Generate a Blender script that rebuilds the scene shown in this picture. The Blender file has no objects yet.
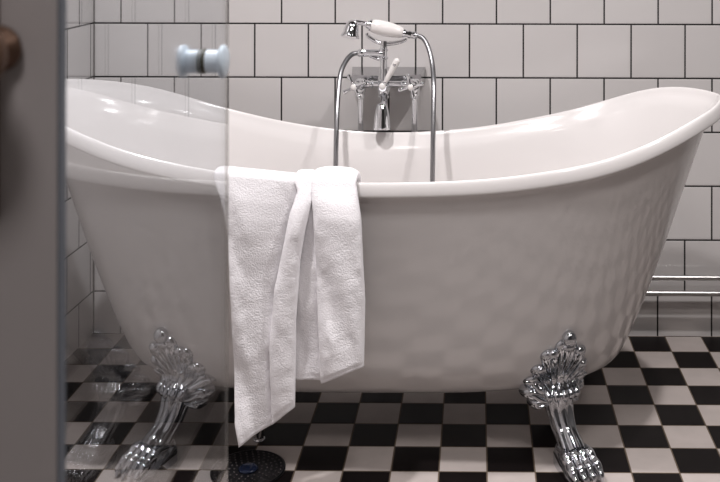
import bpy, bmesh, math, random
import numpy as np
from mathutils import Vector, Matrix, noise
from mathutils.bvhtree import BVHTree

random.seed(4)
C = bpy.context.scene.collection
S = bpy.context.scene
PI = math.pi

# ------------------------------------------------------------ camera, world, lights, exposure
F_PX = 1011.0
CAM_H = 1.125
cd = bpy.data.cameras.new('camera')
cam = bpy.data.objects.new('camera', cd)
C.objects.link(cam)
cam.location = (0, 0, CAM_H)
cam.rotation_euler = (PI / 2, math.radians(-0.10), math.radians(0.5))
cd.sensor_width = 36
cd.lens = 36 * F_PX / 720
cd.shift_x = (360 - 468) / 720
cd.shift_y = (-70 - 241) / 720
cd.clip_start = 0.02
cd.dof.use_dof = True
cd.dof.focus_distance = 2.45
cd.dof.aperture_fstop = 8.0
S.camera = cam

w = bpy.data.worlds.new('world')
S.world = w
w.use_nodes = True
w.node_tree.nodes['Background'].inputs[0].default_value = (0.5, 0.48, 0.47, 1)
w.node_tree.nodes['Background'].inputs[1].default_value = 0.15

S.view_settings.view_transform = 'Standard'
S.view_settings.look = 'None'
S.view_settings.gamma = 1
S.view_settings.use_curve_mapping = False
S.view_settings.exposure = -0.04

CEIL = 2.45
LAMPS = [(-0.60, 1.76, 19.5, (1.0, 0.96, 0.965)), (0.80, 1.80, 16, (1.0, 0.955, 0.955)),
         (0.05, 0.95, 6.5, (1.0, 0.955, 0.95)), (1.25, 0.70, 10, (1.0, 0.94, 0.91)), (-0.25, -0.10, 7.5, (1.0, 0.94, 0.93))]  # mid-room lamp is added fill, the last one added for the door face
for (lx, ly, pw, lc) in LAMPS:
    ld = bpy.data.lights.new('downlight', 'AREA')
    ld.shape = 'DISK'
    ld.size = 0.07 if ly > 1 else 0.36
    ld.energy = pw
    ld.color = lc
    ld.spread = math.radians(125)
    lo = bpy.data.objects.new('lamp_or_fill_beam', ld)
    C.objects.link(lo)
    lo.location = (lx, ly, CEIL - 0.012)

# ------------------------------------------------------------ helpers
def link(name, me, mat, parent=None, smooth=True):
    o = bpy.data.objects.new(name, me)
    C.objects.link(o)
    if mat:
        me.materials.append(mat)
    if smooth:
        for p in me.polygons:
            p.use_smooth = True
    if parent:
        o.parent = parent
    return o

def obj(name, bm, mat, parent=None, smooth=True, sharp=None):
    bmesh.ops.recalc_face_normals(bm, faces=bm.faces)
    me = bpy.data.meshes.new(name)
    bm.to_mesh(me)
    bm.free()
    o = link(name, me, mat, parent, smooth)
    if smooth and sharp:
        me.set_sharp_from_angle(angle=math.radians(sharp))
    return o

def tag(o, label=None, cat=None, group=None, kind=None):
    if label: o['label'] = label
    if cat: o['category'] = cat
    if group: o['group'] = group
    if kind: o['kind'] = kind
    return o

def thing(name, label, cat, loc=(0, 0, 0), group=None):
    o = bpy.data.objects.new(name, None)
    o.empty_display_size = 0.05
    C.objects.link(o)
    o.location = loc
    return tag(o, label, cat, group)

def add_box(bm, lo, hi, bevel=0.0, seg=2):
    m = Matrix.Translation([(a + b) / 2 for a, b in zip(lo, hi)]) @ Matrix.Diagonal([b - a for a, b in zip(lo, hi)] + [1])
    r = bmesh.ops.create_cube(bm, size=1, matrix=m)
    if bevel:
        es = list({e for v in r['verts'] for e in v.link_edges})
        bmesh.ops.bevel(bm, geom=es, offset=bevel, segments=seg, profile=0.5, affect='EDGES')

def frames(pts):
    n = len(pts)
    T = []
    for i in range(n):
        a = pts[max(i - 1, 0)]
        b = pts[min(i + 1, n - 1)]
        T.append((b - a).normalized())
    up = Vector((0, 0, 1)) if abs(T[0].z) < 0.9 else Vector((0, 1, 0))
    N = [(up - T[0] * up.dot(T[0])).normalized()]
    for i in range(1, n):
        v = N[-1] - T[i] * N[-1].dot(T[i])
        N.append(v.normalized())
    return T, N

def sweep(bm, pts, radii, seg=16, flute=None, ratio=1.0, up=None, cap=True):
    """tube along pts; radii scalar or list; ratio squashes along the second axis; up fixes the first axis"""
    pts = [Vector(p) for p in pts]
    if not hasattr(radii, '__len__'):
        radii = [radii] * len(pts)
    T, N = frames(pts)
    rings = []
    for i, p in enumerate(pts):
        n = N[i]
        if up is not None:
            u = up[i] if isinstance(up, list) else up
            n = (u - T[i] * u.dot(T[i])).normalized()
        b = T[i].cross(n)
        ring = []
        for k in range(seg):
            a = 2 * PI * k / seg
            r = radii[i]
            if flute:
                r *= 1 + flute[1] * (abs(math.cos(a * flute[0] / 2)) - 0.6)
            ring.append(bm.verts.new(p + n * (r * ratio * math.cos(a)) + b * (r * math.sin(a))))
        rings.append(ring)
    for i in range(len(rings) - 1):
        for k in range(seg):
            bm.faces.new((rings[i][k], rings[i][(k + 1) % seg], rings[i + 1][(k + 1) % seg], rings[i + 1][k]))
    if cap:
        bm.faces.new(rings[0])
        bm.faces.new(rings[-1])

def lathe(bm, prof, origin, axis=(0, 0, 1), seg=28):
    """prof: list of (radius, distance along axis)"""
    axis = Vector(axis).normalized()
    q = Vector((0, 0, 1)).rotation_difference(axis)
    o = Vector(origin)
    rings = []
    for (r, h) in prof:
        if r < 1e-6:
            rings.append([bm.verts.new(o + q @ Vector((0, 0, h)))])
        else:
            rings.append([bm.verts.new(o + q @ Vector((r * math.cos(2 * PI * k / seg), r * math.sin(2 * PI * k / seg), h))) for k in range(seg)])
    for i in range(len(rings) - 1):
        a, b = rings[i], rings[i + 1]
        for k in range(seg):
            k2 = (k + 1) % seg
            if len(a) == 1 and len(b) == 1: continue
            if len(a) == 1: bm.faces.new((a[0], b[k], b[k2]))
            elif len(b) == 1: bm.faces.new((a[k], a[k2], b[0]))
            else: bm.faces.new((a[k], a[k2], b[k2], b[k]))
    for rg in (rings[0], rings[-1]):
        if len(rg) > 1:
            bm.faces.new(rg)

def ball(bm, c, r, sc=(1, 1, 1), seg=14):
    m = Matrix.Translation(c) @ Matrix.Diagonal((sc[0], sc[1], sc[2], 1))
    bmesh.ops.create_uvsphere(bm, u_segments=seg, v_segments=seg // 2 + 2, radius=r, matrix=m)

def bez(ctrl, n=24):
    """Catmull-Rom through control points"""
    P = [Vector(c) for c in ctrl]
    P = [P[0] * 2 - P[1]] + P + [P[-1] * 2 - P[-2]]
    out = []
    segs = len(P) - 3
    for s in range(segs):
        a, b, c, d = P[s:s + 4]
        m = max(2, n // segs)
        for k in range(m):
            t = k / m
            out.append(0.5 * ((2 * b) + (c - a) * t + (2 * a - 5 * b + 4 * c - d) * t * t + (3 * b - a - 3 * c + d) * t ** 3))
    out.append(P[-2])
    return out

def smooth_table(tab, sigma=0.02, sym=False, n=801):
    xs = np.array([t[0] for t in tab]); ys = np.array([t[1] for t in tab])
    X = np.linspace(xs[0], xs[-1], n)
    # monotone cubic through the points, then a light blur
    hh = np.diff(xs); dl = np.diff(ys) / hh
    mm = np.zeros(len(xs)); mm[0], mm[-1] = dl[0], dl[-1]
    for i in range(1, len(xs) - 1):
        if dl[i - 1] * dl[i] > 0:
            w1, w2 = 2 * hh[i] + hh[i - 1], hh[i] + 2 * hh[i - 1]
            mm[i] = (w1 + w2) / (w1 / dl[i - 1] + w2 / dl[i])
    ii = np.clip(np.searchsorted(xs, X) - 1, 0, len(xs) - 2)
    t = (X - xs[ii]) / hh[ii]
    Y = ((1 + 2 * t) * (1 - t) ** 2 * ys[ii] + t * (1 - t) ** 2 * hh[ii] * mm[ii] + t * t * (3 - 2 * t) * ys[ii + 1] + t * t * (t - 1) * hh[ii] * mm[ii + 1])
    dx = X[1] - X[0]
    k = int(3 * sigma / dx) + 1
    ker = np.exp(-0.5 * (np.arange(-k, k + 1) * dx / sigma) ** 2); ker /= ker.sum()
    left = Y[1:k + 1][::-1] if sym else 2 * Y[0] - Y[1:k + 1][::-1]
    right = 2 * Y[-1] - Y[-k - 1:-1][::-1]
    Ys = np.convolve(np.concatenate([left, Y, right]), ker, 'valid')
    return lambda x: float(np.interp(x, X, Ys))

# ------------------------------------------------------------ materials
def new_mat(name):
    m = bpy.data.materials.new(name)
    m.use_nodes = True
    nt = m.node_tree
    return m, nt, nt.nodes['Principled BSDF']

def simple(name, col, rough=0.4, metal=0.0, coat=0.0, bump=None, ior=1.5):
    m, nt, b = new_mat(name)
    b.inputs['Base Color'].default_value = (*col, 1)
    b.inputs['Roughness'].default_value = rough
    b.inputs['Metallic'].default_value = metal
    b.inputs['Coat Weight'].default_value = coat
    b.inputs['Coat Roughness'].default_value = 0.04
    b.inputs['IOR'].default_value = ior
    if bump:
        tc = nt.nodes.new('ShaderNodeTexCoord')
        no = nt.nodes.new('ShaderNodeTexNoise')
        no.inputs['Scale'].default_value = bump[0]
        no.inputs['Detail'].default_value = 3
        bu = nt.nodes.new('ShaderNodeBump')
        bu.inputs['Strength'].default_value = bump[1]
        bu.inputs['Distance'].default_value = bump[2]
        nt.links.new(tc.outputs['Object'], no.inputs['Vector'])
        nt.links.new(no.outputs['Fac'], bu.inputs['Height'])
        nt.links.new(bu.outputs['Normal'], b.inputs['Normal'])
    return m

def tile_mat(name, pitch_u, pitch_v, u0, v0, axis_u, axis_v, offset, cols, grout, gw, rough, tilt, checker=False):
    """tiles of given pitch; offset = shift of every other row in tiles"""
    m, nt, b = new_mat(name)
    L = nt.links.new
    def math_(op, a, bb=None, c=None):
        n = nt.nodes.new('ShaderNodeMath'); n.operation = op
        for i, v in enumerate((a, bb, c)):
            if v is None: continue
            if isinstance(v, (int, float)): n.inputs[i].default_value = v
            else: L(v, n.inputs[i])
        return n.outputs[0]
    tc = nt.nodes.new('ShaderNodeTexCoord')
    sp = nt.nodes.new('ShaderNodeSeparateXYZ')
    L(tc.outputs['Object'], sp.inputs[0])
    u = math_('DIVIDE', math_('SUBTRACT', sp.outputs[axis_u], u0), pitch_u)
    v = math_('DIVIDE', math_('SUBTRACT', sp.outputs[axis_v], v0), pitch_v)
    row = math_('FLOOR', v)
    par = math_('FLOORED_MODULO', row, 2.0)
    u = math_('ADD', u, math_('MULTIPLY', par, offset))
    colm = math_('FLOOR', u)
    fu = math_('SUBTRACT', u, colm)
    fv = math_('SUBTRACT', v, row)
    du = math_('MULTIPLY', math_('MINIMUM', fu, math_('SUBTRACT', 1.0, fu)), pitch_u)
    dv = math_('MULTIPLY', math_('MINIMUM', fv, math_('SUBTRACT', 1.0, fv)), pitch_v)
    d = math_('MINIMUM', du, dv)
    mr = nt.nodes.new('ShaderNodeMapRange'); mr.interpolation_type = 'SMOOTHSTEP'
    L(d, mr.inputs['Value'])
    mr.inputs['From Min'].default_value = gw * 0.75
    mr.inputs['From Max'].default_value = gw * 1.1
    ed = nt.nodes.new('ShaderNodeMapRange'); ed.interpolation_type = 'SMOOTHSTEP'
    L(d, ed.inputs['Value'])
    ed.inputs['From Min'].default_value = gw * 0.6
    ed.inputs['From Max'].default_value = gw + 0.003
    cb = nt.nodes.new('ShaderNodeCombineXYZ'); L(colm, cb.inputs[0]); L(row, cb.inputs[1])
    wn = nt.nodes.new('ShaderNodeTexWhiteNoise'); wn.noise_dimensions = '3D'; L(cb.outputs[0], wn.inputs['Vector'])
    # tile colour
    tc1 = nt.nodes.new('ShaderNodeMix'); tc1.data_type = 'RGBA'
    if checker:
        fac = math_('FLOORED_MODULO', math_('ADD', colm, row), 2.0)
    else:
        fac = wn.outputs['Value']
    L(fac, tc1.inputs[0])
    tc1.inputs[6].default_value = (*cols[0], 1)
    tc1.inputs[7].default_value = (*cols[1], 1)
    src = tc1.outputs[2]
    if checker:
        no = nt.nodes.new('ShaderNodeTexNoise'); no.inputs['Scale'].default_value = 14; no.inputs['Detail'].default_value = 6
        L(tc.outputs['Object'], no.inputs['Vector'])
        mx = nt.nodes.new('ShaderNodeMix'); mx.data_type = 'RGBA'; mx.blend_type = 'MULTIPLY'
        mx.inputs[0].default_value = 0.25
        L(src, mx.inputs[6]); L(no.outputs['Color'], mx.inputs[7])
        rp = nt.nodes.new('ShaderNodeMapRange'); L(no.outputs['Fac'], rp.inputs['Value'])
        rp.inputs['From Min'].default_value = 0.3; rp.inputs['From Max'].default_value = 0.7
        rp.inputs['To Min'].default_value = 0.86; rp.inputs['To Max'].default_value = 1.0
        vv = nt.nodes.new('ShaderNodeVectorMath'); vv.operation = 'SCALE'
        L(src, vv.inputs[0]); L(rp.outputs[0], vv.inputs['Scale'])
        src = vv.outputs[0]
    mg = nt.nodes.new('ShaderNodeMix'); mg.data_type = 'RGBA'
    L(mr.outputs[0], mg.inputs[0])
    mg.inputs[6].default_value = (*grout, 1)
    L(src, mg.inputs[7])
    L(mg.outputs[2], b.inputs['Base Color'])
    rr = nt.nodes.new('ShaderNodeMapRange'); L(mr.outputs[0], rr.inputs['Value'])
    rr.inputs['To Min'].default_value = 0.85; rr.inputs['To Max'].default_value = rough
    L(rr.outputs[0], b.inputs['Roughness'])
    # every tile set at its own tiny tilt, with a soft edge and a faint ripple in the glaze
    ge = nt.nodes.new('ShaderNodeNewGeometry')
    v1 = nt.nodes.new('ShaderNodeVectorMath'); v1.operation = 'SUBTRACT'
    L(wn.outputs['Color'], v1.inputs[0]); v1.inputs[1].default_value = (0.5, 0.5, 0.5)
    v2 = nt.nodes.new('ShaderNodeVectorMath'); v2.operation = 'SCALE'; L(v1.outputs[0], v2.inputs[0]); v2.inputs['Scale'].default_value = tilt
    v3 = nt.nodes.new('ShaderNodeVectorMath'); v3.operation = 'ADD'; L(ge.outputs['Normal'], v3.inputs[0]); L(v2.outputs[0], v3.inputs[1])
    v4 = nt.nodes.new('ShaderNodeVectorMath'); v4.operation = 'NORMALIZE'; L(v3.outputs[0], v4.inputs[0])
    n2 = nt.nodes.new('ShaderNodeTexNoise'); n2.inputs['Scale'].default_value = 9; n2.inputs['Detail'].default_value = 1
    L(tc.outputs['Object'], n2.inputs['Vector'])
    hh = math_('ADD', ed.outputs[0], math_('MULTIPLY', n2.outputs['Fac'], 0.35))
    bu = nt.nodes.new('ShaderNodeBump'); bu.inputs['Strength'].default_value = 0.4; bu.inputs['Distance'].default_value = 0.0012
    L(hh, bu.inputs['Height']); L(v4.outputs[0], bu.inputs['Normal'])
    L(bu.outputs[0], b.inputs['Normal'])
    if checker: b.inputs['Specular IOR Level'].default_value = 0.07
    return m

WY = 2.808                       # the back wall
CX = -1.067                      # the left corner
TP = 0.1494                      # wall tile pitch
M_WALL = tile_mat('white_wall_tile', TP, TP, 0.2790, 0.1170 - TP * 2, 0, 2, 0.5, [(0.66, 0.635, 0.625), (0.71, 0.685, 0.675)], (0.010, 0.008, 0.008), 0.0024, 0.10, 0.012)
M_WALL_L = tile_mat('white_wall_tile_side', TP, TP, WY - 0.095 - TP * 20.5, 0.1170 - TP * 2, 1, 2, 0.5, [(0.66, 0.635, 0.625), (0.71, 0.685, 0.675)], (0.010, 0.008, 0.008), 0.0024, 0.10, 0.012)
M_FLOOR = tile_mat('checker_floor_tile', 0.0999, 0.1008, -0.3765 - 0.0999 * 20, WY - 0.003 - 0.1008 * 40, 0, 1, 0.0, [(0.47, 0.42, 0.395), (0.008, 0.006, 0.006)], (0.13, 0.10, 0.075), 0.0016, 0.30, 0.006, checker=True)
M_PLASTER = simple('grey_plaster', (0.12, 0.115, 0.115), 0.8)
M_TUB = simple('white_enamel', (0.74, 0.715, 0.705), 0.18, coat=0.45)
M_CHROME = simple('chrome', (0.78, 0.79, 0.81), 0.07, 1.0)
M_LEG = simple('dark_chrome', (0.60, 0.62, 0.65), 0.08, 1.0)  # chrome with a darker base colour, for the feet
M_HOSE = simple('ribbed_chrome', (0.30, 0.30, 0.31), 0.32, 1.0)
M_DARKCHROME = simple('dull_chrome', (0.36, 0.36, 0.37), 0.18, 1.0)
M_PIPE = simple('brushed_chrome', (0.50, 0.49, 0.48), 0.30, 1.0)
M_PORC = simple('white_porcelain', (0.84, 0.81, 0.79), 0.12, coat=0.5)
M_DOOR = simple('grey_door_paint', (0.50, 0.465, 0.46), 0.5, bump=(120, 0.15, 0.0005))
M_BRASS = simple('aged_bronze', (0.13, 0.075, 0.05), 0.42, 0.6)
M_KNOB = simple('pale_satin_metal', (0.66, 0.76, 0.85), 0.35, 0.0)
M_RUBBER = simple('dark_gasket', (0.05, 0.05, 0.03), 0.5)
M_DRAIN = simple('black_drain_metal', (0.012, 0.012, 0.014), 0.3, 0.5)
M_DRAINREFL = simple('blue_drain_reflection', (0.012, 0.02, 0.05), 0.12, 0.3)
M_GLINT = simple('drain_hole_glint', (0.10, 0.09, 0.09), 0.35, 0.8)
M_TRIM = simple('white_lamp_trim', (0.7, 0.7, 0.7), 0.4)

def towel_material():
    m, nt, b = new_mat('white_terry')
    L = nt.links.new
    b.inputs['Base Color'].default_value = (0.89, 0.872, 0.895, 1)
    b.inputs['Roughness'].default_value = 0.95
    b.inputs['Sheen Weight'].default_value = 0.35
    b.inputs['Sheen Roughness'].default_value = 0.6
    tc = nt.nodes.new('ShaderNodeTexCoord')
    vo = nt.nodes.new('ShaderNodeTexVoronoi'); vo.inputs['Scale'].default_value = 330
    no = nt.nodes.new('ShaderNodeTexNoise'); no.inputs['Scale'].default_value = 95; no.inputs['Detail'].default_value = 4
    L(tc.outputs['Object'], vo.inputs['Vector']); L(tc.outputs['Object'], no.inputs['Vector'])
    b1 = nt.nodes.new('ShaderNodeBump'); b1.inputs['Strength'].default_value = 0.5; b1.inputs['Distance'].default_value = 0.0012
    L(no.outputs['Fac'], b1.inputs['Height'])
    b2 = nt.nodes.new('ShaderNodeBump'); b2.inputs['Strength'].default_value = 0.6; b2.inputs['Distance'].default_value = 0.001
    b2.invert = True
    L(vo.outputs['Distance'], b2.inputs['Height']); L(b1.outputs[0], b2.inputs['Normal'])
    L(b2.outputs[0], b.inputs['Normal'])
    return m
M_TOWEL = towel_material()
M_HEM = simple('towel_hem', (0.80, 0.78, 0.80), 0.9, bump=(500, 0.4, 0.001))

def glass_material():
    m = bpy.data.materials.new('clear_glass')
    m.use_nodes = True
    nt = m.node_tree
    for n in list(nt.nodes):
        if n.type != 'OUTPUT_MATERIAL': nt.nodes.remove(n)
    out = [n for n in nt.nodes if n.type == 'OUTPUT_MATERIAL'][0]
    tr = nt.nodes.new('ShaderNodeBsdfTransparent'); tr.inputs[0].default_value = (0.95, 0.965, 0.978, 1)
    gl = nt.nodes.new('ShaderNodeBsdfGlossy'); gl.inputs['Roughness'].default_value = 0.0
    fr = nt.nodes.new('ShaderNodeFresnel'); fr.inputs[0].default_value = 1.45
    # the back of each face would see the inverse ratio, so the outer angle is used on both
    ge = nt.nodes.new('ShaderNodeNewGeometry')
    mr = nt.nodes.new('ShaderNodeMapRange'); nt.links.new(ge.outputs['Backfacing'], mr.inputs['Value'])
    mr.inputs['To Min'].default_value = 1.45; mr.inputs['To Max'].default_value = 1 / 1.45
    nt.links.new(mr.outputs[0], fr.inputs[0])
    mx = nt.nodes.new('ShaderNodeMixShader')
    nt.links.new(fr.outputs[0], mx.inputs[0]); nt.links.new(tr.outputs[0], mx.inputs[1]); nt.links.new(gl.outputs[0], mx.inputs[2])
    nt.links.new(mx.outputs[0], out.inputs[0])
    return m
M_GLASS = glass_material()
def edge_material():
    m = bpy.data.materials.new('polished_glass_edge')
    m.use_nodes = True
    nt = m.node_tree
    b = nt.nodes['Principled BSDF']; b.inputs['Base Color'].default_value = (0.62, 0.58, 0.54, 1); b.inputs['Roughness'].default_value = 0.3
    out = [n for n in nt.nodes if n.type == 'OUTPUT_MATERIAL'][0]
    tr = nt.nodes.new('ShaderNodeBsdfTransparent'); tr.inputs[0].default_value = (0.90, 0.89, 0.87, 1)
    mx = nt.nodes.new('ShaderNodeMixShader'); mx.inputs[0].default_value = 0.22
    nt.links.new(tr.outputs[0], mx.inputs[1]); nt.links.new(b.outputs[0], mx.inputs[2]); nt.links.new(mx.outputs[0], out.inputs[0])
    return m
M_GLASSEDGE = edge_material()

# ------------------------------------------------------------ the room
RX, FY = 1.75, -0.9
def slab(name, lo, hi, mat):
    bm = bmesh.new(); add_box(bm, lo, hi)
    o = obj(name, bm, mat, smooth=False)
    return tag(o, kind='structure')
slab('wall_back', (CX - 0.35, WY, -0.1), (RX + 0.1, WY + 0.12, CEIL + 0.1), M_WALL)
slab('wall_right', (RX, FY - 0.1, -0.1), (RX + 0.12, WY, CEIL + 0.1), M_PLASTER)
slab('wall_front', (CX - 0.3, FY - 0.12, -0.1), (RX + 0.1, FY, CEIL + 0.1), M_PLASTER)
slab('floor', (CX - 0.35, FY - 0.1, -0.1), (RX + 0.1, WY + 0.1, 0.0), M_FLOOR)
slab('ceiling', (CX - 0.35, FY - 0.1, CEIL), (RX + 0.1, WY + 0.1, CEIL + 0.1), M_PLASTER)
bm = bmesh.new()
k = 0.028
ys = (WY, FY - 0.1)
xs = [CX - k * (WY - y) for y in ys]
vb = [bm.verts.new(p) for p in ((xs[0], ys[0], -0.1), (xs[1], ys[1], -0.1), (xs[1] - 0.12, ys[1], -0.1), (xs[0] - 0.12, ys[0], -0.1))]
vt = [bm.verts.new((v.co.x, v.co.y, CEIL + 0.1)) for v in vb]
bm.faces.new(vb); bm.faces.new(vt)
for i in range(4):
    bm.faces.new((vb[i], vb[(i + 1) % 4], vt[(i + 1) % 4], vt[i]))
tag(obj('wall_left', bm, M_WALL_L, smooth=False), kind='structure')
# dark joint in the corner between the two tiled walls
bm = bmesh.new(); add_box(bm, (CX - 0.004, WY - 0.0035, 0.0), (CX + 0.0035, WY + 0.002, CEIL))
tag(obj('trim_1', bm, simple('corner_joint', (0.05, 0.045, 0.04), 0.8), smooth=False), kind='structure')

# ------------------------------------------------------------ door at the left edge, close to the lens
DX, DY = -0.2992, 0.72
bm = bmesh.new()
add_box(bm, (-1.115, DY, 0.006), (DX, DY + 0.013, 2.03), 0.002)
add_box(bm, (-1.10, DY + 0.0125, 0.010), (DX - 0.022, DY + 0.040, 2.02), 0.001)
door = tag(obj('door_1', bm, M_DOOR, smooth=True, sharp=35), kind='structure')
bm = bmesh.new(); add_box(bm, (DX - .0003, DY + .0004, 0.008), (DX + .0008, DY + 0.0128, 2.028))  # added strip: cool shade on the lit door edge put into its colour
obj('edge_shade_strip', bm, simple('blue_grey_edge_shade', (0.10, 0.115, 0.14), 0.5), door, smooth=False)
hx, hz = -0.3400, 1.040
bm = bmesh.new()
add_box(bm, (hx - 0.036, DY - 0.006, 0.918), (hx - 0.0005, DY + 0.001, 1.095), 0.0025)
obj('handle_plate', bm, M_BRASS, door, sharp=40)
bm = bmesh.new()
lathe(bm, [(0.017, 0), (0.017, 0.004), (0.011, 0.008), (0.009, 0.02), (0.013, 0.028), (0.0235, 0.036), (0.0268, 0.046), (0.0235, 0.056), (0.012, 0.063), (0, 0.065)], (hx, DY - 0.004, hz), (0, -1, 0))
obj('door_knob', bm, M_BRASS, door)

# ------------------------------------------------------------ glass screen with its double knob
GX = -0.301
GY0, GY1 = 0.7335, 1.217
scr = thing('shower_screen', 'clear frameless glass shower door with a pale round double knob, left of the towel', 'shower screen', (GX, (GY0 + GY1) / 2, 0))
def local(o):
    o.location = -Vector(scr.location)
bm = bmesh.new(); add_box(bm, (GX - 0.0022, GY0, 0.008), (GX + 0.0022, GY1 - 0.0008, 2.0))
g = obj('glass_panel', bm, M_GLASS, scr, smooth=False); local(g)
bm = bmesh.new(); add_box(bm, (GX - 0.0022, GY1 - 0.0007, 0.008), (GX + 0.0022, GY1, 2.0))
g = obj('glass_edge', bm, M_GLASSEDGE, scr, smooth=False); local(g)
bm = bmesh.new(); add_box(bm, (GX - 0.006, GY0, 0.0), (GX + 0.006, GY1, 0.0079), 0.001)
g = obj('bottom_seal', bm, M_RUBBER, scr, smooth=False); local(g)
KY, KZ = 1.110, 0.980
for s in (-1, 1):
    bm = bmesh.new()
    lathe(bm, [(0.0128, 0.0), (0.0128, 0.008), (0.0126, 0.0135), (0.0140, 0.0145), (0.0172, 0.0152), (0.0182, 0.0168), (0.0182, 0.0195), (0.0160, 0.0212), (0, 0.0218)],
          (GX + s * 0.0042, KY, KZ), (s, 0, 0), 36)
    k = obj('knob', bm, M_KNOB, scr, sharp=50); local(k)
bm = bmesh.new()
lathe(bm, [(0.0130, -0.0042), (0.0130, -0.0028), (0.0136, -0.0026), (0.0136, 0.0026), (0.0130, 0.0028), (0.0130, 0.0042)], (GX, KY, KZ), (1, 0, 0), 36)
g = obj('gasket', bm, M_RUBBER, scr, sharp=50); local(g)

# ------------------------------------------------------------ bathtub
TX, TY = -0.2285, 2.3136
NC, NS = 2.787, 1.485          # plan: waisted in the middle, full at both ends
tub = thing('bathtub', 'white double-ended slipper bathtub standing on chrome claw feet', 'bathtub', (TX, TY, 0))
rim_h = smooth_table([(-.84 + .12 * i, h) for i, h in enumerate([.792, .7548, .7214, .6809, .6507, .6289, .6155, .6089, .6125, .6211, .6391, .663, .7032, .7446, .7552])], 0.045)
def half_width(x, a=.7825, b=.2562, k=1.03):
    q = min(1, abs(x) / a)
    return b * (1 - q ** NC) ** (1 / NS) * (1 + k * q * q)
a_s = smooth_table([(0, .44), (.02, .505), (.05, .548), (.10, .572), (.168, .592), (.42, .652), (.72, .713), (.93, .756), (1.0, .770)], 0.018)
b_s = smooth_table([(0, .105), (.02, .128), (.05, .148), (.10, .168), (.168, .187), (.42, .213), (.72, .229), (1.0, .240)], 0.018)
ZB = 0.113
NT = 256
def ring(bm, a, b, zf, k=1.03):
    r = []
    for i in range(NT):
        t = 2 * PI * i / NT
        c, s = math.cos(t), math.sin(t)
        q = math.copysign(abs(c) ** (2 / NC), c)
        x = a * q
        y = b * math.copysign(abs(s) ** (2 / NS), s) * (1 + k * q * q)
        r.append(bm.verts.new((x, y, zf(rim_h(.785 * q)))))
    return r
bm = bmesh.new()
R = []
for (a, b, z) in ((0.05, 0.012, .104), (.15, .035, .104), (.27, .065, .1045), (.37, .088, .107)):
    R.append(ring(bm, a, b, lambda h, z=z: z, .2))
body_s = [(i / 44) ** 1.6 for i in range(45)]
for s in body_s:
    R.append(ring(bm, a_s(s) - .010, b_s(s), lambda h, s=s: ZB + (h - 0.032 - ZB) * s, .2 + .83 * s ** .8))
for (da, db, dz) in ((.778, .244, -.0318), (.790, .256, -.0316), (.7965, .2616, -.0306), (.7985, .2634, -.0285), (.7988, .2636, -.025), (.7980, .2628, -.018), (.7965, .2616, -.011), (.795, .2602, -.006), (.7932, .2588, -.0025), (.7915, .2574, -.0006), (.7895, .2558, 0),
                     (.7875, .2541, -.0006), (.7855, .2523, -.003), (.7828, .2493, -.010), (.7740, .2435, -.022), (.7635, .2360, -.036), (.7590, .2325, -.046)):
    R.append(ring(bm, da - .0075, db, lambda h, dz=dz: h + dz))
for s in (.90, .84, .74, .62, .5, .38, .28, .2, .13, .09, .07):
    R.append(ring(bm, a_s(min(1, s + .0)) - 0.018, b_s(min(1, s)) - 0.008, lambda h, s=s: ZB + 0.012 + (h - 0.030 - ZB - 0.012) * s, .2 + .83 * s ** .8))
for f in (.85, .6, .3, .08):
    R.append(ring(bm, a_s(.07) * f, b_s(.07) * f * .9, lambda h: ZB + 0.03, .25))
for i in range(len(R) - 1):
    for k in range(NT):
        bm.faces.new((R[i][k], R[i][(k + 1) % NT], R[i + 1][(k + 1) % NT], R[i + 1][k]))
bm.faces.new(R[0]); bm.faces.new(R[-1])
basin = obj('basin', bm, M_TUB, tub)
me = basin.data
bvh = BVHTree.FromPolygons([v.co.copy() for v in me.vertices], [tuple(p.vertices) for p in me.polygons])

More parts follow.
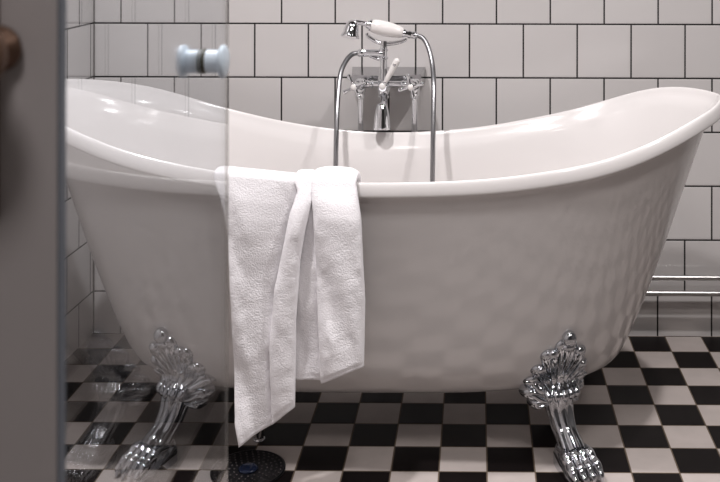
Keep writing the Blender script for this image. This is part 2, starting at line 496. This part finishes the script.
# --- claw feet: acanthus shell on the wall of the tub, fluted stem, paw with four toes
def build_leg(side):
    th = math.radians(24 if side > 0 else 33)
    n = Vector((side * math.sin(th), -math.cos(th), 0))
    t = Vector((side * math.cos(th), math.sin(th), 0))
    O = Vector((0.408 if side > 0 else -0.416, -0.160, 0))
    def body_w(u, z):
        best = None
        hit = bvh.ray_cast(O + t * u + Vector((0, 0, z)) + n * 0.5, -n)
        if hit[0] is not None:
            best = (hit[0] - O).dot(n)
        floor_w = -0.004 - max(0, z - .15) * 0.9 - abs(u) * 0.42
        if best is None or best < floor_w:
            best = floor_w
        return best
    def P(u, z, off=0.0):
        return O + t * u + n * (body_w(u, z) + off) + Vector((0, 0, z))
    def W(u, w_, z):
        return O + t * u + n * w_ + Vector((0, 0, z))
    bm = bmesh.new()
    # acanthus shell: rounded petals fanned about the neck, one solid relief lying on the tub
    FC = .126
    lob = [0, 17, 35, 55, 76, 98]
    env = [.142, .124, .099, .082, .076, .060]
    edges_ = [-11.5, 11.5, 28, 46, 66, 88, 113]
    NP_, NRR = 260, 30
    grid = []
    for i in range(NP_ + 1):
        ph = -112.5 + 225 * i / NP_
        ap = abs(ph)
        j = max(j_ for j_ in range(6) if ap >= edges_[j_])
        cen = lob[j]
        half = (edges_[j + 1] - edges_[j]) / 2 if j else 11.5
        mid = (edges_[j + 1] + edges_[j]) / 2 if j else 0
        j_lobe = j
        dlt = min(1, abs(ap - mid) / half)
        tip = math.sqrt(max(0, 1 - dlt ** 2.2))
        Rr = env[j] * (.86 + .15 * tip)
        row = []
        for q in range(NRR + 1):
            f = q / NRR
            rho = Rr * f
            crease = 1 - .42 * (1 - math.sqrt(max(0, 1 - dlt ** 2))) * min(1, max(0, (f - .22) / .3))
            prof = np.interp(f, [0, .15, .4, .6, .78, .88, .96, 1], [.018, .018, .0165, .0165, .0175, .0165, .011, .001])
            env_ = math.sin(PI * min(1, max(0, (f - .35) / .6)))
            rib = 1 - .16 * env_ * (math.exp(-((dlt - .42) / .16) ** 2) if j_lobe == 0 else math.exp(-((dlt - .1) / .16) ** 2))
            off = float(prof) * crease * rib - .002
            u = rho * math.sin(math.radians(ph)); z = FC + rho * math.cos(math.radians(ph))
            row.append((u, z, off))
        grid.append(row)
    base = np.array([[body_w(u_, z_) for (u_, z_, o_) in row] for row in grid])
    sm = base.copy()
    for _ in range(25):
        sm[1:-1, 1:-1] = (sm[1:-1, 1:-1] * 2 + sm[:-2, 1:-1] + sm[2:, 1:-1] + sm[1:-1, :-2] + sm[1:-1, 2:]) / 6
        sm[:, 0] = sm[:, 1].mean()
    for i in range(NP_ + 1):
        grid[i] = [bm.verts.new(W(u_, sm[i, q] + o_ + .001, z_)) for q, (u_, z_, o_) in enumerate(grid[i])]
    for i in range(NP_):
        for j in range(NRR):
            bm.faces.new((grid[i][j], grid[i][j + 1], grid[i + 1][j + 1], grid[i + 1][j]))
    edge = [grid[i][NRR] for i in range(NP_ + 1)]
    bk = [bm.verts.new(v.co - n * 0.012) for v in edge]
    for i in range(NP_):
        bm.faces.new((edge[i], edge[i + 1], bk[i + 1], bk[i]))
    def petal(path, rad, ratio=0.7, off=0.004, seg=12):
        pts = bez([(a, b, 0) for a, b in path], 22)
        m = len(pts)
        P3, rr = [], []
        for i, p in enumerate(pts):
            f = i / (m - 1)
            r = float(np.interp(f, np.linspace(0, 1, len(rad)), rad))
            rr.append(max(r, 0.0008))
            P3.append(P(p.x, p.y, off))
        # smooth depth
        for _ in range(3):
            P3 = [P3[0]] + [(P3[i - 1] + P3[i] * 2 + P3[i + 1]) / 4 for i in range(1, m - 1)] + [P3[-1]]
        sweep(bm, P3, rr, seg, ratio=ratio, up=n)
    # central blade and finial
    for s in (-1, 1):
        for (u_, z_, r_) in ((.0330, .2400, .0110), (.0520, .2020, .0085), (.0660, .1700, .0060)):
            ball(bm, P(s * u_ * .94, z_ - .004, .008), r_)
        # second tier: upturned leaves over the lower wings
        petal([(s * .022, .140), (s * .042, .149), (s * .058, .163), (s * .071, .166)], [.007, .0085, .0075, .003], .9, .011)
        petal([(s * .020, .124), (s * .038, .127), (s * .054, .137), (s * .066, .142)], [.007, .0080, .0070, .003], .9, .010)
    ball(bm, P(0, .2700, .008), .0155, (1, .95, 1.12), 20)
    ball(bm, P(0, .2510, .010), .0130, (1.1, .9, .7), 16)
    # collar of curled leaf ends around the neck
    for q in range(5):
        u = (q - 2) * .0155
        dq = abs(q - 2)
        sweep(bm, bez([W(u * 1.1, .008 - dq * .004, .156), W(u * 1.12, .016 - dq * .005, .148), W(u * 1.05, .022 - dq * .005, .139), W(u * .9, .012 - dq * .005, .127)], 12), list(np.interp(np.linspace(0, 1, 13), [0, .3, .65, 1], [.003, .0072, .0080, .004])), 14)
    # fluted stem
    path = bez([(0, -.016, .158), (0, -.010, .132), (0, .000, .104), (0, .016, .078), (0, .040, .054), (0, .058, .039)], 30)
    rad = np.interp(np.linspace(0, 1, len(path)), [0, .16, .45, .7, .88, 1], [.020, .034, .0275, .0240, .0265, .027])
    sweep(bm, [W(p.x, p.y, p.z) for p in path], list(rad), 60, flute=(7, .16), up=t)
    # paw
    for q in range(4):
        u = (q - 1.5) * .0165
        sp = (q - 1.5) * .0030
        pts = bez([W(u * .8, .038, .042), W(u * .95, .062, .046), W(u + sp * .4, .080, .041), W(u + sp * .7, .094, .033), W(u + sp, .109, .023), W(u + sp, .118, .010)], 30)
        rad = np.interp(np.linspace(0, 1, len(pts)), [0, .2, .38, .52, .68, .82, 1], [.009, .0098, .0118, .0090, .0115, .0092, .0050])
        sweep(bm, pts, list(rad), 16)
        ball(bm, W(u + sp * .3, .074, .0435), .0115)
        ball(bm, W(u + sp * .8, .102, .0295), .0112)
        sweep(bm, bez([W(u + sp, .110, .026), W(u + sp, .122, .016), W(u + sp, .124, .0035)], 10), [.0065] * 5 + [.0055, .0045, .0035, .003, .0025, .002][:6], 10)
    # heel and sole
    for v_ in (0,):
        sec = [(.010, .022), (.025, .026), (.050, .030), (.085, .034), (.110, .034)]
        rings = []
        for (w_, hw) in sec:
            top = .044 if w_ < .055 else .044 - (w_ - .055) * .55
            rings.append([bm.verts.new(W(u_, w_, z_)) for (u_, z_) in ((-hw, 0.0), (hw, 0.0), (hw, top * .55), (hw * .6, top), (-hw * .6, top), (-hw, top * .55))])
        for i in range(len(rings) - 1):
            for k_ in range(6):
                bm.faces.new((rings[i][k_], rings[i][(k_ + 1) % 6], rings[i + 1][(k_ + 1) % 6], rings[i + 1][k_]))
        bm.faces.new(rings[0]); bm.faces.new(rings[-1])
    for v_ in bm.verts:
        if v_.co.z < 0: v_.co.z = 0
    return bm
for sd in (1, -1):
    lg = obj('leg', build_leg(sd), M_LEG, tub, sharp=60)
    l2 = lg.copy(); C.objects.link(l2); l2.rotation_euler = (0, 0, PI)      # the opposite rear foot
# waste pipe under the tub
bm = bmesh.new()
wx, wy = -0.478 - TX, 2.225 - TY
lathe(bm, [(.0105, .006), (.0105, .13)], (wx, wy, 0), seg=24)
lathe(bm, [(.0135, 0), (.0135, .004), (.0115, .006)], (wx, wy, 0), seg=24)
lathe(bm, [(.016, .085), (.016, .118)], (wx, wy, 0), seg=24)
obj('waste_pipe', bm, M_CHROME, tub, sharp=50)

# ------------------------------------------------------------ towel over the near rim
def build_towel():
    k = 2.04 / F_PX
    X = lambda x: (x - 477) * k
    Z = lambda y: CAM_H - (y + 70) * k
    bm = bmesh.new()
    def strip(left, right, yb_l, yb_r, ybase, bow, thick, lift, twist=0.0, seed=0.0, nu=40, nv=96, inner=0.10, bulge=0.0):
        """left/right: lists of (pixel-height, x) edge curves in metres; hangs from the rim down the front"""
        lz = sorted([(Z(y), X(x)) for (y, x) in left]); rz = sorted([(Z(y), X(x)) for (y, x) in right])
        fl = lambda z: float(np.interp(z, [a for a, _ in lz], [b for _, b in lz]))
        fr = lambda z: float(np.interp(z, [a for a, _ in rz], [b for _, b in rz]))
        zl, zr = Z(yb_l), Z(yb_r)
        ztop = 0.618
        rows = []
        def cross(q):
            # closed flat section, rounded ends: returns (s in -1..1, thickness sign*amount)
            a = 2 * PI * q
            c, s = math.cos(a), math.sin(a)
            return math.copysign(abs(c) ** 0.45, c), math.copysign(abs(s) ** 0.6, s)
        NQ = nu * 2
        path = []
        # inside, over the rim, then down the front: (kind, param)
        for i in range(13):
            path.append(('in', i / 12))
        for i in range(1, 13):
            path.append(('arc', i / 12))
        for i in range(1, nv + 1):
            path.append(('front', i / nv))
        rings = []
        for (kd, f) in path:
            ring_ = []
            for j in range(NQ):
                s, th_ = cross(j / NQ)
                uu = (s + 1) / 2
                zb = zl + (zr - zl) * uu
                yo = ybase + bow(uu)
                hh = rim_h(fl(ztop) + (fr(ztop) - fl(ztop)) * uu - TX)
                T = thick * 0.5
                xx = fl(ztop) + (fr(ztop) - fl(ztop)) * uu - TX
                dyr = TY - half_width(xx) - .006 - 2.048
                if kd == 'in':
                    z = hh - inner + (inner - .022) * f
                    y = 2.110 + T + dyr + 0.05 * (1 - f)
                    x = fl(ztop) + (fr(ztop) - fl(ztop)) * uu
                    nrm = (1.0, 0.0)       # (y, z) outward of the sheet
                elif kd == 'arc':
                    a = PI * f
                    y0_, y1_ = 2.110 + T + dyr, 2.034 + min(0, dyr)
                    yc = (y0_ + y1_) / 2; ry = (y0_ - y1_) / 2
                    y = yc + ry * math.cos(a); z = hh - .022 * (1 - f) ** 2 + (lift + T + .0045 + bulge * math.sin(PI * uu)) * math.sin(a) ** .8
                    x = fl(ztop) + (fr(ztop) - fl(ztop)) * uu
                    nrm = (math.cos(a), math.sin(a))
                    g = f * f
                    y += (yo - 2.04) * g * 0.1 - .002 * math.sin(a) * f
                else:
                    z = hh + (zb - hh) * f
                    x = fl(z) + (fr(z) - fl(z)) * uu
                    g = min(1, f * 4.5); g = g * (2 - g)
                    y = 2.034 + min(0, dyr) * (1 - .7 * g) + (yo - 2.040) * (0.1 + 0.9 * g) - .008 * g
                    nrm = (-1.0, 0.0)
                    y += twist * (uu - .5) * g - .020 * max(0, f - .15)
                    x = fl(z) + (fr(z) - fl(z)) * uu
                    x *= 1 + (y / 2.04 - 1) * g; z = CAM_H - (CAM_H - z) * (1 + (y / 2.04 - 1) * g)
                d = T * th_
                if kd == 'front' and f > 0.97: d *= 0.75
                env_ = min(1.0, max(0.10, (hh - z) * 6))
                nz_ = noise.noise(Vector((x * 24 + z * 6 + seed, z * 5 - x * 7, seed))) * .012 * env_ + noise.noise(Vector((x * 50 + z * 16, z * 18 - x * 10, seed + 3))) * .0022 * env_ + noise.noise(Vector((x * 60, z * 45, seed + 5))) * .0010
                if kd == 'in': nz_ *= 0
                y += nrm[0] * (d + nz_); z += nrm[1] * (d + nz_)
                ring_.append(bm.verts.new((x, y, z)))
            rings.append(ring_)
        for i in range(len(rings) - 1):
            for j in range(NQ):
                bm.faces.new((rings[i][j], rings[i][(j + 1) % NQ], rings[i + 1][(j + 1) % NQ], rings[i + 1][j]))
        bm.faces.new(rings[0]); bm.faces.new(rings[-1])
        return rings
    # broad left fold, hanging lowest
    strip([(170, 216), (200, 222), (240, 228), (310, 232), (380, 234), (425, 236), (445, 240)],
          [(170, 303), (190, 303), (230, 296), (290, 284), (350, 280), (425, 282)],
          447, 420, 2.020, lambda u: .026 * u ** 1.5 - .005 * math.sin(u * PI), .009, .000, .0, 1.0, bulge=.001)
    # narrow front fold next to it
    strip([(170, 292), (190, 299), (216, 290), (290, 275), (350, 270), (426, 272)],
          [(170, 314), (200, 313), (230, 306), (260, 301), (320, 297), (408, 296)],
          427, 407, 2.014, lambda u: .010 * (2 * u - 1) ** 2, .014, .004, .0, 7.0)
    # recessed fold
    strip([(170, 300), (200, 300), (250, 296), (380, 292)],
          [(170, 322), (230, 322), (300, 326), (382, 332)],
          379, 381, 2.040, lambda u: .004 * u, .010, .001, .0, 13.0)
    # plump right fold
    strip([(170, 312), (200, 313), (250, 316), (320, 319), (382, 322)],
          [(168, 354), (180, 357), (220, 362), (300, 366), (362, 365)],
          383, 366, 2.016, lambda u: .016 * (2 * u - 1) ** 2, .022, .000, .0, 21.0, bulge=.006)
    bmesh.ops.translate(bm, verts=bm.verts, vec=(0, 0, 0))
    return bm
tw = obj('towel', build_towel(), M_TOWEL)
tag(tw, 'white terry towel draped in uneven folds over the near bathtub rim', 'towel')

# ------------------------------------------------------------ bath mixer behind the far rim
MY = 2.635
kf = MY / F_PX
def fx(x): return (x - 477) * kf
def fz(y): return CAM_H - (y + 70) * kf
def fp(x, y, dy=0.0): return Vector(((x - 477) * (MY + dy) / F_PX, MY + dy, CAM_H - (y + 70) * (MY + dy) / F_PX))
mix = thing('bath_mixer', 'chrome bath mixer with cross handles and cradle, rising behind the far bathtub rim', 'faucet', (fx(384), MY, 0))
def mpart(name, bm, mat, parent=None, sharp=50):
    o = obj(name, bm, mat, parent or mix, sharp=sharp)
    if parent is None: o.location = -Vector(mix.location)
    return o
# wall housing with curved top
bm = bmesh.new()
NX = 24
fr_, bk_ = [], []
for i in range(NX + 1):
    q = i / NX
    xb = -.345 + .203 * q
    xf = -.334 + .185 * q
    yf = 2.705 - .030 * math.sin(PI * q)
    fr_.append((bm.verts.new((xf, yf, .738)), bm.verts.new((xf, yf, .714))))
    bk_.append((bm.verts.new((xb, WY - 0.001, .744)), bm.verts.new((xb, WY - 0.001, .700))))
for i in range(NX):
    a, b, c, d = fr_[i], fr_[i + 1], bk_[i], bk_[i + 1]
    bm.faces.new((a[0], b[0], b[1], a[1])); bm.faces.new((c[0], d[0], d[1], c[1]))
    bm.faces.new((a[0], b[0], d[0], c[0])); bm.faces.new((a[1], b[1], d[1], c[1]))
for i in (0, NX):
    bm.faces.new((fr_[i][0], fr_[i][1], bk_[i][1], bk_[i][0]))
es = [e for e in bm.edges if e.calc_face_angle(0) > 0.9]
bmesh.ops.bevel(bm, geom=es, offset=.0015, segments=2, affect='EDGES')
mpart('wall_bracket', bm, M_DARKCHROME, sharp=35)
# body
bm = bmesh.new()
sweep(bm, [fp(361, 84.5), fp(415, 84.5)], .0085, 20)
for x0, sx in ((361, 1), (415, -1)):
    lathe(bm, [(.0115, -.012), (.0145, -.008), (.0145, .008), (.0105, .014), (.0085, .026), (.0115, .030), (.0085, .034)], fp(x0, 84.5), (sx, 0, 0), 24)
    sweep(bm, [fp(x0, 84.5, 0), fp(x0, 84.5, 0.07)], .0105, 20)
    lathe(bm, [(.014, -.004), (.016, 0), (.016, .006), (.011, .012)], fp(x0, 84.5, .045), (0, -1, 0), 24)
lathe(bm, [(.010, .045), (.0125, .032), (.0155, .018), (.0165, 0), (.0155, -.014), (.0115, -.024), (.0135, -.028), (.0105, -.034)], fp(384, 86), (0, 0, 1), 28)
lathe(bm, [(.0135, 0), (.0145, .012), (.0105, .022), (.0095, .030)], fp(384, 86.5, 0), (0, -1, 0), 24)
mpart('mixer_body', bm, M_CHROME)
bm = bmesh.new(); lathe(bm, [(.0085, 0), (.0085, .003), (.0065, .0052), (0, .006)], fp(382.8, 86.5, -.030), (0, -1, 0), 24)
mpart('button', bm, M_PORC)
# cross handles
for x0, rot, cx in ((361, .50, 354.5), (415, .28, 411.3)):
    hub = fp(cx, 87.2, -.058)
    base = fp(x0, 84.6, -.006)
    ax = (hub - base).normalized()
    bm = bmesh.new()
    sweep(bm, [base, base.lerp(hub, .35), base.lerp(hub, .36), base.lerp(hub, .62), base.lerp(hub, .63), hub], [.0125, .011, .0085, .0085, .0100, .0082], 20)
    lathe(bm, [(.0085, -.008), (.0100, -.005), (.0100, .004), (.0078, .006)], hub, ax, 24)
    q = Vector((0, -1, 0)).rotation_difference(ax)
    for a_ in range(4):
        an = rot + a_ * PI / 2
        d = q @ Vector((math.cos(an), 0, math.sin(an)))
        sweep(bm, [hub + d * .006, hub + d * .015, hub + d * .023, hub + d * .027, hub + d * .0295], [.0050, .0040, .0046, .0056, .0036], 12)
        ball(bm, hub + d * .0300, .0055, seg=12)
    h = mpart('handle', bm, M_CHROME)
    bm = bmesh.new(); lathe(bm, [(.0074, .0055), (.0074, .0075), (.005, .0095), (0, .010)], hub, ax, 22)
    o = obj('porcelain_cap', bm, M_PORC, h)
# lever
bm = bmesh.new()
p0, p1 = fp(386.0, 82, -.034), fp(397.5, 60.5, -.040)
sweep(bm, [p0, p0.lerp(p1, .12), p0.lerp(p1, .5), p0.lerp(p1, .88), p1], [.0052, .0066, .0080, .0092, .0084], 20)
sweep(bm, [p1, p1 + (p1 - p0) * .05, p1 + (p1 - p0) * .08], [.0075, .006, .001], 20)
lv = mpart('lever', bm, M_PORC)
bm = bmesh.new()
sweep(bm, [fp(383, 86.5, -.020), p0.lerp(p1, .03)], [.0075, .0058], 16)
obj('lever_joint', bm, M_CHROME, lv)
bm = bmesh.new()
lathe(bm, [(.0040, -.001), (.0046, .0006), (.0020, .0014), (.0, .0014)], p0.lerp(p1, .80) + Vector((-.0005, -.0078, .001)), (-.15, -1, .1), 14)
obj('screw', bm, M_CHROME, lv)
# spout: neck then flared bell pointing down into the tub
bm = bmesh.new()
pts = bez([fp(384, 92, 0), fp(384.2, 97, -.012), fp(384.4, 101, -.035), fp(384, 105, -.060), fp(383.4, 109, -.080)], 24)
sweep(bm, pts, [.0100] * len(pts), 24)
lathe(bm, [(.0125, -.002), (.0140, 0), (.0140, .005), (.0105, .008)], fp(384, 96, -.002), (0, -.3, -1), 24)
ks = (MY - .082) / F_PX
sc_ = Vector(((382.5 - 477) * ks, MY - .082, CAM_H - (104.5 + 70) * ks))
lathe(bm, [(0, .004), (.009, .002), (.0135, -.004), (.0160, -.012), (.0178, -.022), (.0192, -.034), (.0202, -.046), (.0212, -.056), (.0218, -.060), (.0210, -.063), (.0185, -.062), (.0165, -.05), (.0135, -.03), (0, -.028)],
      sc_, (0.0, .10, 1), 32)
mpart('spout', bm, M_CHROME)
# standpipes
for x0 in (361, 415):
    bm = bmesh.new()
    X_ = fx(x0)
    zt = fz(90)
    lathe(bm, [(.0075, 0.002), (.0075, zt)], (X_, MY, 0), seg=20)
    lathe(bm, [(.009, zt - .022), (.0115, zt - .018), (.0115, zt - .006), (.0135, zt - .004), (.0135, zt + .006), (.010, zt + .010)], (X_, MY, 0), seg=6)
    lathe(bm, [(.024, 0), (.024, .004), (.012, .012), (.008, .014)], (X_, MY, 0), seg=24)
    mpart('standpipe', bm, M_CHROME)
# column and cradle
bm = bmesh.new()
pts = [fp(384, 80), fp(384, 72), fp(384, 62), fp(384.2, 52), fp(384.2, 45), fp(384.2, 41)]
sweep(bm, pts, [.0120, .0098, .0090, .0088, .0098, .0085], 20)
for y_ in (74, 58, 50):
    lathe(bm, [(.009, -.004), (.0122, -.002), (.0122, .002), (.009, .004)], fp(384, y_), seg=24)
# hose outlet arm to the left
pts = bez([fp(384, 54), fp(376, 53.2), fp(368, 53.2), fp(359, 53.4)], 12)
sweep(bm, pts, [.0088, .0092, .0094, .0094, .0094, .0094, .0094, .0094, .0096, .0096, .0096, .0090, .0088][:len(pts)], 18)
pts = bez([fp(384, 60), fp(379, 59.4), fp(374, 57.5), fp(370, 56)], 12)
sweep(bm, pts, .0045, 12)
lathe(bm, [(.008, 0), (.0102, .002), (.0102, .012), (.0085, .015)], fp(364, 53.3), (-1, 0, 0), 24)
mpart('column', bm, M_CHROME)
bm = bmesh.new()
pts = bez([fp(367.2, 33.4), fp(368.2, 36.0), fp(372.5, 39.6), fp(378, 42.2), fp(385, 43.8), fp(393, 43.6), fp(400, 42.2), fp(405.2, 40.4), fp(407.0, 38.9)], 48)
sweep(bm, pts, list(np.interp(np.linspace(0, 1, len(pts)), [0, .1, .3, .5, .7, .9, 1], [.0040, .0046, .0052, .0060, .0052, .0044, .0034])), 16)
mpart('cradle', bm, M_CHROME)

# ------------------------------------------------------------ hand shower with its ribbed hose
hs = thing('hand_shower', 'white porcelain hand shower with chrome head, lying in the cradle above the mixer', 'hand shower', (fx(387), MY, fz(38)))
def hpart(name, bm, mat, sharp=50):
    o = obj(name, bm, mat, hs, sharp=sharp); o.location = -Vector(hs.location); return o
a, b = fp(371, 25.5), fp(404, 33.3)
bm = bmesh.new()
pts = [a.lerp(b, f) for f in (0, .03, .1, .25, .45, .65, .85, .96, 1)]
sweep(bm, pts, [.012, .0150, .0178, .0195, .0200, .0190, .0160, .0135, .010], 28)
hpart('grip', bm, M_PORC)
d = (b - a).normalized()
bm = bmesh.new()
sweep(bm, [a + d * .002, a - d * .003, a - d * .0035, a - d * .010, a - d * .012], [.0155, .0155, .0115, .0105, .007], 24)
pts = bez([a - d * .008, fp(364.5, 23.8), fp(359, 22.8), fp(354, 22.8), fp(351.5, 25.5)], 16)
sweep(bm, pts, [.0066] * len(pts), 18)
lathe(bm, [(r_ * 1.05, h_ * 1.08) for r_, h_ in [(0, .012), (.006, .011), (.0125, .006), (.0165, -.002), (.0190, -.012), (.0200, -.020), (.0230, -.027), (.0238, -.030), (.0225, -.0325), (0, -.031)]], fp(352.6, 25.0), (.16, .25, 1), 32)
hpart('shower_head', bm, M_CHROME)
bm = bmesh.new()
sweep(bm, [b - d * .002, b + d * .004, b + d * .0045, b + d * .012, b + d * .0125, b + d * .020], [.0115, .0115, .0085, .0080, .0105, .0098], 24)
e = b + d * .020
e2 = fp(417.5, 35.5)
sweep(bm, [e, e.lerp(e2, .4), e2], [.0088, .0095, .0088], 20)
hpart('end_fitting', bm, M_CHROME)
# hose: outlet arm, down into the tub, loop on the bottom, up to the grip
HY = 2.47
kh = HY / F_PX
hp = lambda x, y: Vector(((x - 477) * kh, HY, CAM_H - (y + 70) * kh))
ctrl = [fp(358.5, 53.4), fp(352.5, 54.6, -.008), fp(346.5, 61, -.03), fp(341.2, 73, -.06), fp(338.5, 95, -.10), fp(337.2, 120, -.14), hp(336.4, 150), hp(336, 185), hp(336, 225),
        hp(342, 262), hp(358, 284), hp(386, 290), hp(412, 282), hp(428, 258), hp(432.5, 222), hp(433, 185), hp(433.4, 150), fp(433.8, 118, -.14), fp(434.2, 88, -.10), fp(432.8, 65, -.05), fp(428.8, 48, -.02), fp(423.5, 38.5, -.005), fp(417.0, 35.4)]
coarse = bez(ctrl, 22 * 12)
# resample evenly and rib it
L_ = [0]
for i in range(1, len(coarse)): L_.append(L_[-1] + (coarse[i] - coarse[i - 1]).length)
NR = int(L_[-1] / 0.0018)
pts = []
j = 0
for i in range(NR + 1):
    s_ = L_[-1] * i / NR
    while j < len(L_) - 2 and L_[j + 1] < s_: j += 1
    f = (s_ - L_[j]) / max(1e-9, L_[j + 1] - L_[j])
    pts.append(coarse[j].lerp(coarse[j + 1], min(1, f)))
bm = bmesh.new()
sweep(bm, pts, [(.0066, .0056)[i % 2] for i in range(len(pts))], 12)
hpart('hose', bm, M_HOSE, sharp=80)

# ------------------------------------------------------------ the two heating pipes on the back wall
for (zz, xend, lab) in ((.176, -0.10, 'upper of two slim chrome pipes running along the back wall, right of the bathtub'),
                        (.1335, -0.12, 'lower of two slim chrome pipes running just above the floor, right of the bathtub')):
    t = thing('water_pipe', lab, 'pipe', (0.9, WY - 0.042, zz), 'chrome pipes along the back wall')
    bm = bmesh.new()
    sweep(bm, [(xend - .9, 0, 0), (RX - .9 - .001, 0, 0)], .0072, 20)
    obj('tube', bm, M_PIPE, t, sharp=50)
    for cx_ in (0.25, 1.35):
        bm = bmesh.new()
        sweep(bm, [(cx_ - .9 - .006, 0, 0), (cx_ - .9 + .006, 0, 0)], .0095, 20)
        sweep(bm, [(cx_ - .9, 0.006, 0), (cx_ - .9, 0.0415, 0)], .004, 12)
        obj('clip', bm, M_CHROME, t, sharp=50)

# ------------------------------------------------------------ floor drain
DXc, DYc, DR = -0.474, 2.100, 0.077
dr = thing('floor_drain', 'round black floor drain grate below the hanging towel', 'drain', (DXc, DYc, 0))
bm = bmesh.new()
lathe(bm, [(DR, 0), (DR, .0028), (DR - .003, .004), (DR - .006, .0025), (0, .0025)], (0, 0, 0), seg=64)
obj('grate', bm, M_DRAIN, dr, sharp=35)
bm = bmesh.new()
lathe(bm, [(.020, .0024), (.020, .005), (.015, .0075), (0, .008)], (0, 0, 0), seg=32)
obj('reflection_cap', bm, M_DRAINREFL, dr)  # blue oval reflection on the grate, put into a cap's shape and colour
bm = bmesh.new()
for rr_, cnt in ((.029, 14), (.039, 19), (.049, 24), (.059, 29), (.068, 34)):
    for i in range(cnt):
        an = 2 * PI * (i + .5 * (cnt % 2)) / cnt
        ball(bm, (rr_ * math.cos(an), rr_ * math.sin(an), .0028), .0021, (1, 1, .6), 8)
tag(obj('hole_glints', bm, M_GLINT, dr), kind='stuff')  # glints in the grate holes, built as paler metal dots

# ------------------------------------------------------------ ceiling downlights, the lamps of the room plus two added fill lights
for (lx, ly, pw, lc) in LAMPS:
    where = {-0.60: 'above the towel side of the bathtub', 0.80: 'above the right end of the bathtub', 0.05: 'in the middle of the room, added as fill', 1.25: 'beside the right wall', -0.25: 'nearest the front wall, added to light the door'}[lx]
    t = thing('ceiling_lamp_or_fill', 'small white recessed ceiling downlight ' + where, 'ceiling light', (lx, ly, CEIL), 'recessed ceiling downlights')
    bm = bmesh.new()
    lathe(bm, [(.040, -.0002), (.040, -.016), (.043, -.017), (.052, -.006), (.054, -.0002)], (0, 0, 0), seg=40)
    obj('trim_ring', bm, M_TRIM, t, sharp=50)
